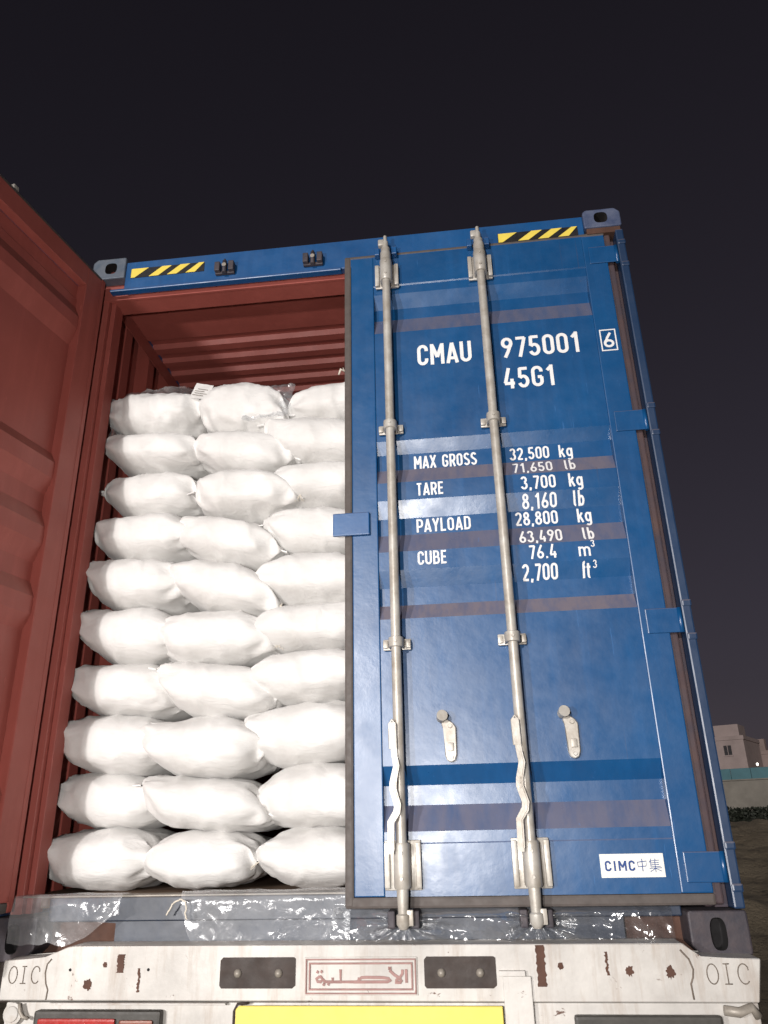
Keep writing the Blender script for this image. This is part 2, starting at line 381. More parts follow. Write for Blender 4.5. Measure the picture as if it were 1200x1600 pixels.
def rrect(cx, cz, w, h, r, n=48):
    pts = []
    for i in range(n):
        a = 2*math.pi*i/n; c, s = math.cos(a), math.sin(a)
        e = 2/ (2 + 10*(1-min(1, r/(min(w, h)/2))))
        pts.append((cx + w/2*math.copysign(abs(c)**e, c), cz + h/2*math.copysign(abs(s)**e, s)))
    return pts
def to_box(cx, cz, x0, x1, z0, z1, n=48, ch=None):
    """rectangle outline sampled by angle from cx,cz; ch = chamfers {corner:size}"""
    pts = []
    for i in range(n):
        a = 2*math.pi*i/n; c, s = math.cos(a), math.sin(a); t = 1e9
        if c > 1e-6: t = min(t, (x1-cx)/c)
        if c < -1e-6: t = min(t, (x0-cx)/c)
        if s > 1e-6: t = min(t, (z1-cz)/s)
        if s < -1e-6: t = min(t, (z0-cz)/s)
        for (kx, kz, size) in (ch or ()):
            # half-plane cutting the corner
            px, pz = (x0 if kx < 0 else x1), (z0 if kz < 0 else z1)
            den = kx*c+kz*s
            if den > 1e-6: t = min(t, (kx*px+kz*pz-size-kx*cx-kz*cz)/den)
        pts.append((cx+c*t, cz+s*t))
    return pts

GZ = -1.3
# ------------------------------------------------------------------ ground, terrain, far things
def ground():
    me = bpy.data.meshes.new('ground'); bm = bmesh.new()
    bmesh.ops.create_grid(bm, x_segments=60, y_segments=60, size=450); bm.to_mesh(me); bm.free()
    o = link('ground', me, 'dirt', None, (0, 300, GZ)); tag(o, kind='structure')
ground()
def polar(az, D): a = R_(az); return CP.x+D*math.sin(a), CP.y+D*math.cos(a)
def mound():
    bm = bmesh.new(); nu, nv = 120, 70; G = []
    for i in range(nu+1):
        row = []
        for j in range(nv+1):
            az = 6+26*i/nu; D = 7+33*j/nv
            x, y = polar(az, D); t = j/nv
            base = 1.55*max(0, min(1, (D-12)/21))**1.25*(1-max(0, (D-36)/4)*1.1)
            h = base + (.35*noise.fractal(Vector((x*.25, y*.25, 3)), .9, 2.1, 6) + .12*noise.noise(Vector((x*1.7, y*1.7, 1))))*min(1, t*4)*(1-max(0, (D-35)/5))
            edge = min(1, i/12, (nu-i)/12)
            row.append(bm.verts.new((x, y, GZ-.25+ (h+.25)*edge if j else GZ-.25)))
        G.append(row)
    for i in range(nu):
        for j in range(nv): bm.faces.new((G[i][j], G[i+1][j], G[i+1][j+1], G[i][j+1])).smooth = True
    bmesh.ops.recalc_face_normals(bm, faces=bm.faces[:])
    me = bpy.data.meshes.new('dirt_bank'); bm.to_mesh(me); bm.free()
    tag(link('dirt_bank', me, 'dirt'), kind='structure')
mound()

def far_wall():
    e = empty('boundary_wall', (*polar(18, 46), GZ)); e.rotation_euler.z = R_(-30)
    mb = MB(); L = 14
    for k in range(7): mb.box(-L+k*4+.02, -L+k*4+3.98, -.1, .1, 0, 3.48, .02)
    w = MB().box(-L, L, -.07, .07, 0, 3.46).build('wall', 'concrete', e)
    mb.bm.free()
    for k in range(7): MB().box(-L+k*4+.03, -L+k*4+3.97, -.12, -.072, .05, 3.44, .015).build('concrete_panel', 'concrete', w)
    for k in range(28): MB().prism([(-L+k+.01, 3.5), (-L+k+.99, 3.5), (-L+k+.99, 4.07), (-L+k+.01, 4.07)], -.05, .03, .01).build('sheet_panel', 'teal', e)
    MB().box(-L, L, -.16, .16, 3.465, 3.53, .01).build('coping', 'concrete', e)
    tag(e, 'low grey concrete wall topped with teal sheets beyond the dirt bank', 'wall')
far_wall()
def far_house(name, az0, az1, D, ztop, mat, label, wins, extra):
    x, y = polar((az0+az1)/2, D); e = empty(name, (x, y, GZ)); e.rotation_euler.z = R_(-(az0+az1)/2 - 14)
    w = 2*D*math.tan(R_((az1-az0)/2)); H = ztop-GZ
    MB().box(-w/2, w/2, 0, 7, 0, H, .03).build('wall', mat, e)
    MB().box(-w/2-.08, w/2+.08, -.09, 7.1, H-.28, H+.12, .03).build('parapet', mat, e)
    for (u, z, ww, hh) in wins:
        g = MB().box(u-ww/2, u+ww/2, -.012, -.003, z-hh/2, z+hh/2).build('window', 'dark_window', e)
        MB().box(u-ww/2-.08, u+ww/2+.08, -.09, -.001, z-hh/2-.14, z-hh/2-.02, .01).build('sill', mat, g)
        MB().box(u-.03, u+.03, -.03, -.014, z-hh/2, z+hh/2).build('frame', mat, g)
    for nm, b in extra: MB().box(*b, .02).build(nm, mat, e)
    tag(e, label, 'building')
D1 = 90
far_house('house', 14.6, 17.95, D1, .385+D1*.086, 'plaster', 'pinkish plastered house with two small dark windows behind teal wall',
          [(-1.2, 8.1, .75, .95), (.95, 8.15, .75, .95), (-1.2, 5.0, .8, 1.1), (.95, 5.0, .8, 1.1)],
          [('stair_tower', (-.6, 1.9, 2, 5, 9.3, 10.9))])
far_house('house', 18.1, 22.5, D1+6, .385+D1*.0735, 'plaster2', 'lower tan house with rooftop tank right of the pinkish house',
          [(1.0, 5.6, .8, 1.0), (-1.5, 5.6, .8, 1.0)],
          [('rooftop_tank', (-2.9, -2.2, .6, 1.3, 8.4, 9.7)), ('stair_tower', (1, 3, 3, 6, 8.2, 9.6))])
def far_lamp(az, D, z, label):
    x, y = polar(az, D); e = empty('yard_lamp', (x, y, GZ))
    MB().cyl((0, 0, 0), (0, 0, z-GZ-.09), .025, .02, 8).build('pole', 'concrete', e)
    MB().lathe(0, 0, [(z-GZ-.09, .02), (z-GZ-.05, .05), (z-GZ+.01, .065), (z-GZ+.05, .045), (z-GZ+.07, .01)], 12).build('lantern', 'lampglow', e, smooth=True)
    tag(e, label, 'lamp')
far_lamp(18.47, 52, .385+52*.0555, 'small lit white lamp rising above the teal sheets of the far wall')
def dark_strip():  # small dark leaf quads and stems filling the dark band below the wall
    x0, y0 = polar(11, 41.5); x1, y1 = polar(24, 41.5); bm = bmesh.new(); r = random.Random(3)
    for k in range(16000):
        t = r.random(); x, y = x0+(x1-x0)*t, y0+(y1-y0)*t
        hh = 2.05+.22*noise.noise(Vector((t*30, 0, 0)))
        p = Vector((x+r.gauss(0, .35), y+r.gauss(0, .4), r.random()**.8*hh))
        a, b = Vector((r.gauss(0, 1), r.gauss(0, 1), r.gauss(0, 1))).normalized()*.08, Vector((r.gauss(0, 1), r.gauss(0, 1), r.gauss(0, 1))).normalized()*.07
        bm.faces.new([bm.verts.new(p+q) for q in (a, b, -a, -b)])
    me = bpy.data.meshes.new('dark_strip'); bm.to_mesh(me); bm.free()
    e = empty('dark_strip', (0, 0, GZ)); link('foliage', me, 'leaf', e)
    mb = MB()
    for k in range(30): 
        t = (k+.5)/30; mb.cyl((x0+(x1-x0)*t, y0+(y1-y0)*t, 0), (x0+(x1-x0)*t+.1, y0+(y1-y0)*t, 1.5), .05, .02, 6)
    s = mb.build('stems', 'dark_iron', e); s['kind'] = 'stuff'
    tag(e, 'dark low leafy strip between the dirt bank and the far wall', 'dark_strip')
dark_strip()

# ------------------------------------------------------------------ the shipping container
W, H, LEN = 2.438, 2.896, 12.19
box_root = empty('shipping_container', (0, 0, 0))
tag(box_root, 'blue shipping container with one door open, loaded with white bags', 'container')

def side_wall(sx):
    """vertical trapezoid corrugations; blue outside, brown inside"""
    bm = bmesh.new(); xo = .006 if sx < 0 else W-.006; s = 1 if sx < 0 else -1
    P = []; y = .16; k = 0
    while y < LEN-.2:
        for dy, d in ((0, .0), (.072, .0), (.14, .036), (.21, .036)): P.append((y+dy, xo+s*d))
        y += .278
    zs = (.16, 2.80)
    def sheet(off, mi):
        L = [[bm.verts.new((x+s*off, yy, z)) for z in zs] for yy, x in P]
        for a, b in zip(L, L[1:]): bm.faces.new((a[0], b[0], b[1], a[1])).material_index = mi
    sheet(0, 0); sheet(.004, 1)
    me = bpy.data.meshes.new('side_wall'); bm.to_mesh(me); bm.free()
    link('side_wall', me, ['blue', 'brown'], box_root)
side_wall(-1); side_wall(1)
def roof():
    bm = bmesh.new(); P = [(.055, 2.805), (.40, 2.805)]; y = .48
    while y < LEN-.2:
        for dy, d in ((0, .0), (.05, .0), (.065, .022), (.115, .022)): P.append((y+dy, 2.825+d-.02))
        y += .131
    def sheet(off, mi):
        L = [[bm.verts.new((x, yy, z+off)) for x in (.02, W-.02)] for yy, z in P]
        for a, b in zip(L, L[1:]): bm.faces.new((a[0], b[0], b[1], a[1])).material_index = mi
    sheet(.02, 0); sheet(0, 1)
    me = bpy.data.meshes.new('roof'); bm.to_mesh(me); bm.free()
    link('roof', me, ['blue', 'brown'], box_root)
roof()
MB().box(.04, W-.04, .131, LEN-.05, .14, .183).build('floor', 'board', box_root)
MB().box(.01, W-.01, LEN-.06, LEN, .02, 2.88, 0, 0).build('front_wall', 'brown', box_root)
for x0, x1 in ((.0, .05), (W-.05, W)):
    MB().box(x0, x1, .165, LEN, .02, .16, .004).build('bottom_side_rail', 'blue_rail', box_root)
    MB().box(x0+.001, x1-.001, .165, LEN, 2.80, 2.86, .004).build('top_side_rail', 'blue_rail', box_root)

for x0, x1 in ((.0505, .0535), (W-.0535, W-.0505)): MB().box(x0, x1, .165, LEN-.1, 2.72, 2.802).build('rail_lining', 'brown', box_root)
# rear header: blue face, sloping lip, brown inside
hd = MB()
hd.prism([(.162, 2.715), (W-.162, 2.715), (W-.162, 2.872), (.162, 2.872)], .004, .045, .004)
hd.box(.1, 1.19, -.004, .03, 2.702, 2.7148, .004)
hd.box(.162, W-.162, .02, .06, 2.8722, 2.882, .002)
header = hd.build('header', 'blue_rail', box_root)
MB().box(.05, W-.05, .0455, .058, 2.69, 2.86).build('header_lining', 'brown', box_root)
MB().box(.08, 2.36, .0585, .16, 2.694, 2.6995, 0).build('header_lip', 'brown', box_root)
def hazard(x0, x1, z0, z1):
    MB().box(x0, x1, .0018, .0036, z0, z1).build('hazard_label', 'black', header)
    n = 4; p = (x1-x0)/n; sl = .062; w = .046
    for k in range(n):
        a = x0+k*p+.0
        pts = [(a, z0+.001), (a+w, z0+.001), (a+w+sl, z1-.001), (a+sl, z1-.001)]
        if k == 0: pts = [(a+.002, z0+.001), (a+.02, z0+.001), (a+.085, z1-.001), (a+.002, z1-.001)]
        pts = [(min(x1-.001, max(x0+.001, x)), z) for x, z in pts]
        MB().prism(pts, .0004, .0016).build('hazard_stripe', 'yellow', header)
hazard(.190, .545, 2.775, 2.828)
hazard(1.898, 2.248, 2.768, 2.818)
for x in (.650, 1.062):    # empty cam keepers of the open door
    k = MB()
    k.box(x-.045, x-.020, -.03, .004, 2.745, 2.795, .004); k.box(x+.020, x+.045, -.03, .004, 2.745, 2.795, .004)
    k.box(x-.045, x+.045, -.012, .003, 2.738, 2.752, .003)
    k.cyl((x, -.02, 2.735), (x, -.02, 2.80), .010, .010, 12); k.cyl((x, -.02, 2.80), (x, -.02, 2.812), .006, .004, 10)
    k.build('cam_keeper', 'casting_dark', header)
    MB().cyl((x, -.030, 2.775), (x, -.02, 2.775), .010, .008, 12).build('keeper_pin', 'galv_dark', header)
for x in (1.395, 1.807):
    for q in (-.0385, .0385): MB().box(x+q-.0115, x+q+.0115, -.028, .004, 2.742, 2.782, .004).build('cam_keeper', 'blue_rail', header)

# corner castings
def casting(x0, x1, z0, z1, hx, hz, hw, hh, mat, ch):
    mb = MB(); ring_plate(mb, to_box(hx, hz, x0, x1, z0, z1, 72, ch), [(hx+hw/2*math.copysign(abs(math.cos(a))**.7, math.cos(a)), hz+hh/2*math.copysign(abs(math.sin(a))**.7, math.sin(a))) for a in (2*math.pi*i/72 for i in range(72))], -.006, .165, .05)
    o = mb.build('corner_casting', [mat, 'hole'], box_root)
    b = o.modifiers.new('bevel', 'BEVEL'); b.width = .006; b.segments = 2; b.limit_method = 'ANGLE'; b.angle_limit = R_(40)
    return o
casting(0, .162, 2.778, H, .092, 2.836, .058, .062, 'casting', [(-1, 1, .02)])
casting(2.276, W, 2.796, H, 2.352, 2.848, .058, .058, 'casting_blue', [(1, 1, .022), (-1, 1, .012)])
casting(2.262, W, -.005, .125, 2.346, .062, .048, .088, 'casting_dark', [(-1, -1, .038), (1, -1, .015)])
casting(0, .17, -.005, .125, .09, .062, .048, .088, 'casting_dark', [(-1, -1, .015), (1, -1, .038)])
MB().box(2.285, 2.43, -.002, .15, 2.765, 2.7945, .003).build('casting_web', 'rust', box_root)
# posts
for s in (0, 1):
    f = (lambda x: x) if s == 0 else (lambda x: W-x)
    a = MB(); a.box(min(f(.0), f(.034)), max(f(.0), f(.034)), -.004, .16, .128, 2.775, .006)
    post = a.build('corner_post', 'post', box_root)
    b = MB(); b.box(min(f(.0345), f(.075)), max(f(.0345), f(.075)), .052, .15, .128, 2.775, .003)
    b.box(min(f(.0755), f(.098)), max(f(.0755), f(.098)), .075, .15, .128, 2.72, .003)
    b.build('post_return', 'postrust' if s else 'brown', post)
    for z in (2.645, 1.828, 1.028, .245):
        for q in (.047, -.072):
            MB().box(min(f(-.003), f(.031)), max(f(-.003), f(.031)), -.008, .03, z+q, z+q+.025, .006).build('hinge_lug', 'post', post)
# sill
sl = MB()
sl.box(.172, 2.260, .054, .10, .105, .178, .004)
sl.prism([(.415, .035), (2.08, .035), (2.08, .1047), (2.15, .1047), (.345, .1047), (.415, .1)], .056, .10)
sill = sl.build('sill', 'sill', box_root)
MB().box(.05, W-.05, .052, .13, .1785, .1845, .002).build('threshold', 'galv_dark', sill)
MB().box(.1, 2.34, .102, .15, .0, .10).build('sill_gusset', 'rust', sill)
for x in (1.395, 1.807):
    for q in (-.038, .038): MB().box(x+q-.012, x+q+.012, -.035, .0535, .085, .135, .005).build('cam_keeper', 'casting_dark', sill)

# ---- doors.  u runs from the hinge edge towards the middle, y=0 outer face of frame
DW, DZ0, DZ1 = 1.118, .172, 2.755
YP, YR = .006, .034       # outer and recessed plane of the corrugated panel
PROF = [(.172, YP-.001), (.326, YP-.001), (.330, YP), (.364, YP), (.445, YR), (.508, YR), (.571, YP), (1.083, YP), (1.140, YR), (1.208, YR), (1.270, YP), (1.344, YP), (1.420, YR), (1.489, YR),
        (1.556, YP), (1.633, YP), (1.699, YR), (1.768, YR), (1.818, YP), (2.343, YP), (2.427, YR), (2.484, YR), (2.546, YP), (2.588, YP), (2.594, YP-.004), (2.755, YP-.004)]
def yprof(z):
    for (a, ya), (b, yb) in zip(PROF, PROF[1:]):
        if a <= z <= b: return ya+(yb-ya)*(z-a)/(b-a)
    return YP
def make_door(side):
    s = -1 if side == 'R' else 1
    def X(u0, u1): return (min(s*u0, s*u1), max(s*u0, s*u1))
    fr = MB()
    fr.box(*X(0, .096), 0, .05, DZ0, DZ1, .004); fr.box(*X(DW-.1, DW), 0, .05, DZ0, DZ1, .004)
    fr.box(*X(.0965, DW-.1005), .0075, .05, DZ0, .25, .003); fr.box(*X(.0965, DW-.1005), .0075, .05, 2.66, DZ1, .003)
    bmx = fr.bm
    # inside faces brown: +y side of the frame
    bmesh.ops.recalc_face_normals(bmx, faces=bmx.faces[:])
    for f in bmx.faces:
        if f.calc_center_median().y > (.045 if side == 'R' else .012): f.material_index = 1
    door = fr.build('door', ['blue', 'brown'], box_root)
    # corrugated panel
    bm = bmesh.new(); xa, xb = X(.0963, DW-.1003); N = 12
    for off, mi in ((0, 0), (.003, 1)):
        L = [[bm.verts.new((xa+(xb-xa)*k/N, y+off, z)) for k in range(N+1)] for z, y in PROF]
        for a, b in zip(L, L[1:]):
            for k in range(N):
                f = bm.faces.new((a[k], a[k+1], b[k+1], b[k])); f.material_index = mi
    me = bpy.data.meshes.new('door_panel'); bm.to_mesh(me); bm.free()
    link('door_panel', me, ['blue', 'brown'], door)
    # gasket round the leaf
    g = MB()
    g.box(*X(DW+.0005, DW+.031), .002, .047, .140, 2.772, .008)
    g.box(*X(-.004, DW+.031), .003, .046, .138, .1715, .008); g.box(*X(-.004, DW+.031), .003, .046, 2.7555, 2.773, .006)
    g.build('gasket', 'gasket', door)
    g2 = MB(); g2.box(*X(-.030, -.0005), .016, .047, .140, 2.772, .006)
    g2.build('hinge_gasket', 'postrust' if side == 'R' else 'brown', door)
    # hinges
    for i, z in enumerate((2.645, 1.828, 1.028, .245)):
        h = MB(); h.box(*X(-.036, .075), -.0045, -.0005, z-.044, z+.044, .003)
        h.cyl((s*-.042, .002, z-.044), (s*-.042, .002, z+.044), .009, .009, 14)
        h.build('hinge', 'blue', door)
    # lock rods
    for u in (.546, .956) if side == 'R' else (.546, .956):
        x = s*u; y = -.048
        r = MB(); r.cyl((x, y, .20), (x, y, 2.60), .0175, .0175, 24)
        r.lathe(x, y, [(2.585, .0225), (2.60, .0235), (2.725, .0235), (2.735, .020), (2.752, .020), (2.756, .013), (2.790, .013), (2.793, .008), (2.822, .008), (2.828, .003)], 18)
        r.box(x-.032, x-.004, y-.012, y+.012, 2.766, 2.800, .006)
        r.lathe(x, y, [(.085, .012), (.10, .022), (.125, .022), (.13, .016), (.18, .019), (.20, .019)], 16)
        r.box(x+.006, x+.032, y-.010, y+.012, .095, .14, .004)
        if side == 'L': r.box(x-.014, x+.014, y-.014, .030, 2.786, 2.812, .005)
        r.build('lock_rod', 'galv', door, smooth=True, angle=35)
        for z, hgt, w, th in ((2.632, .062, .052, .02), (1.862, .020, .050, .016), (.985, .020, .050, .016), (.265, .074, .060, .02)):
            b = MB()
            b.box(x-w, x+w, -.010, -.0005, z-hgt, z+hgt, .004)
            for q in (-1, 1):
                b.box(min(x+q*(w-.018), x+q*w), max(x+q*(w-.018), x+q*w), -th-.004, -.0105, z-hgt+.006, z+hgt-.006, .004)
                b.box(min(x+q*.020, x+q*.027), max(x+q*.020, x+q*.027), y, -.0102, z-hgt*.85, z+hgt*.85, .002)
            b.lathe(x, y, [(z-hgt*.9, .024), (z-hgt*.8, .0265), (z+hgt*.8, .0265), (z+hgt*.9, .024)], 18)
            for q in ((-.5, .5) if hgt > .03 else (0,)):
                b.cyl((x, y-.024, z+q*hgt), (x, y-.030, z+q*hgt), .006, .005, 8)
            br = b.build('rod_bracket', 'galv', door, smooth=True, angle=35)
        # handle
        hh = MB(); xh = x-.004 if side == 'R' else x+.004
        hh.strip([(xh-.013, .705), (xh-.013, .62)], .022, y-.0365, y-.016)
        hh.tube([(xh-.022, y-.03, .62), (xh-.024, y-.03, .70), (xh-.014, y-.03, .714), (xh-.003, y-.03, .70), (xh-.002, y-.03, .62)], .0045, 6)
        hh.strip([(xh-.012, .64), (xh-.008, .60), (xh-.003, .565), (xh-.016, .515), (xh-.018, .495), (xh-.003, .445), (xh-.006, .425), (xh-.026, .395), (xh-.028, .30)], .020, y-.034, y-.022)
        hh.tube([(xh-.001, y-.034, .60), (xh+.006, y-.034, .565), (xh-.004, y-.034, .52), (xh-.006, y-.034, .495), (xh+.008, y-.034, .445), (xh+.004, y-.034, .42), (xh-.016, y-.034, .392), (xh-.018, y-.034, .31)], .0035, 6)
        for z in (.518, .505, .490): hh.cyl((xh-.016, y-.034, z), (xh-.016, y-.040, z), .004, .004, 8)
        hh.build('handle', 'galv', door, smooth=True, angle=35)
        # handle retainer plate with its catch
        xr = x + (.173 if side == 'R' else -.173); k = MB()
        pts = [(xr-.020, .60), (xr-.014, .583), (xr, .576), (xr+.014, .583), (xr+.020, .60), (xr+.022, .69), (xr+.012, .705), (xr-.012, .722), (xr-.026, .716), (xr-.028, .700), (xr-.019, .685)]
        k.prism(pts, -.012, YP-.0005, .003)
        k.cyl((xr-.028, -.008, .722), (xr-.022, -.042, .728), .016, .019, 14)
        for z, rr in ((.592, .007), (.695, .008)): k.cyl((xr+.002, -.012, z), (xr+.002, -.019, z), rr, rr*.8, 10)
        k.box(xr-.009, xr+.011, -.020, -.0125, .612, .640, .003)
        k.build('handle_retainer', 'galv', door, smooth=True, angle=35)
    return door

right_door = make_door('R'); right_door.location = (2.353, 0, 0)
left_door = make_door('L'); left_door.location = (.016, -.011, 0); left_door.rotation_euler.z = R_(-99.6)
right_door['label'] = 'closed blue door with white numbers and two lock rods'
left_door['label'] = 'open door swung back showing its brown inside'

RX = 2.353
kp = MB(); kp.box(1.161-RX, 1.304-RX, -.016, -.0005, 1.415, 1.508, .004); kp.box(1.163-RX, 1.205-RX, .0005, .012, 1.42, 1.50, .003)
kp.build('overlap_plate', 'blue_rail', right_door)

BR = [z for z, _ in PROF]
def dl(body, x0, x1, z0, z1, **kw): return lettering(body, x0-RX, x1-RX, z0, z1, lambda z: yprof(z)-.0016, right_door, breaks=BR, **kw)
dl('CMAU', 1.516, 1.742, 2.164, 2.266, bold=.142)
dl('975001', 1.868, 2.182, 2.166, 2.266, bold=.142)
dl('45G1', 1.862, 2.066, 2.018, 2.116, bold=.142)
lettering('6', 2.283-RX, 2.324-RX, 2.172, 2.244, lambda z: -.0016, right_door, bold=.142)
fx = MB(); a, b, c, d, w = 2.271-RX, 2.336-RX, 2.156, 2.260, .005
fx.box(a, b, -.0018, -.0006, c, c+w); fx.box(a, b, -.0018, -.0006, d-w, d); fx.box(a, a+w, -.0018, -.0006, c+w+.0002, d-w-.0002); fx.box(b-w, b, -.0018, -.0006, c+w+.0002, d-w-.0002)
fx.build('digit_frame', 'letter', right_door)
for body, x0, x1, z0, z1 in (
    ('MAX GROSS', 1.482, 1.732, 1.699, 1.755), ('TARE', 1.487, 1.596, 1.570, 1.624), ('PAYLOAD', 1.482, 1.690, 1.427, 1.482), ('CUBE', 1.483, 1.594, 1.286, 1.340),
    ('32,500', 1.862, 2.016, 1.706, 1.760), ('71,650', 1.866, 2.020, 1.640, 1.690), ('3,700', 1.892, 2.024, 1.566, 1.622), ('8,160', 1.892, 2.022, 1.494, 1.550),
    ('28,800', 1.860, 2.020, 1.428, 1.484), ('63,490', 1.868, 2.026, 1.350, 1.404), ('76.4', 1.896, 2.000, 1.284, 1.338), ('2,700', 1.866, 1.996, 1.208, 1.266)):
    dl(body, x0, x1, z0, z1, bold=.14)
for z0, z1 in ((1.706, 1.760), (1.566, 1.622), (1.428, 1.484)): dl('kg', 2.056+(1.694-z0)*.14, 2.108+(1.694-z0)*.14, z0, z1, bold=.14)
for z0, z1 in ((1.640, 1.690), (1.494, 1.550), (1.350, 1.404)): dl('lb', 2.068+(1.64-z0)*.12, 2.108+(1.64-z0)*.12, z0, z1, bold=.14)
dl('m', 2.078, 2.120, 1.284, 1.336, bold=.14); dl('3', 2.124, 2.138, 1.318, 1.346, bold=.14)
dl('ft', 2.082, 2.118, 1.208, 1.266, bold=.14); dl('3', 2.124, 2.138, 1.240, 1.268, bold=.14)

# maker's sticker
SX, SZ = 2.022-RX, .218
MB().box(SX, SX+.196, .0035, .0046, SZ, SZ+.068).build('sticker', 'sticker', right_door)
lettering('CIMC', SX+.014, SX+.106, SZ+.019, SZ+.048, lambda z: .0026, right_door, mat='navy', bold=.20, gap=.14)
def strokes(parent, name, mat, lines, fx_, w, y0, y1):
    mb = MB()
    for k, L in enumerate(lines): mb.strip([fx_(*p) for p in L], w, y0-.0001*k, y1)
    return mb.build(name, mat, parent)
def sg(x, y): return (SX+.112+x*.0007, SZ+.053-y*.0007)
strokes(right_door, 'lettering', 'navy', [[(4, 14), (44, 10), (41, 30), (6, 33), (4, 14)], [(25, 0), (24, 52)]], sg, .0024, .0030, .0036)
strokes(right_door, 'lettering', 'navy', [[(66, 0), (56, 16)], [(62, 10), (61, 34)], [(60, 10), (100, 7)], [(62, 18), (98, 16)], [(62, 26), (98, 24)], [(62, 34), (104, 32)], [(80, 8), (80, 56)], [(54, 40), (108, 38)], [(78, 41), (56, 54)], [(82, 41), (106, 52)], [(80, 1), (84, 7)]], sg, .0019, .0030, .0036)

# ------------------------------------------------------------------ bags
LZ = [(.030, .500), (.034, .492), (.030, .498), (.030, .512), (.050, .522), (.052, .510), (.070, .535), (.086, .527), (.072, .541), (.055, .530)]
LB = [.186, .392, .585, .806, 1.012, 1.236, 1.452, 1.655, 1.866, 2.040, 2.262]
MX = [(.440, .866), (.410, .905), (.380, .885), (.418, .920), (.398, .896), (.428, .908), (.440, .905), (.522, .978), (.492, .952), (.490, .925)]
MZ = [.186, .378, .560, .785, .992, 1.205, 1.412, 1.612, 1.815, 2.016, 2.275]
RXs = [(.848, 1.30), (.842, 1.31), (.775, 1.29), (.775, 1.30), (.785, 1.30), (.776, 1.31), (.82, 1.32), (.848, 1.31), (.812, 1.34), (.905, 1.36)]
RZ = [.186, .380, .598, .830, 1.030, 1.215, 1.425, 1.640, 1.835, 2.045, 2.235]
ordw = ['bottom', 'second', 'third', 'fourth', 'fifth', 'sixth', 'seventh', 'eighth', 'ninth', 'top']
def smooth(a, b, x):
    t = max(0, min(1, (x-a)/(b-a))); return t*t*(3-2*t)
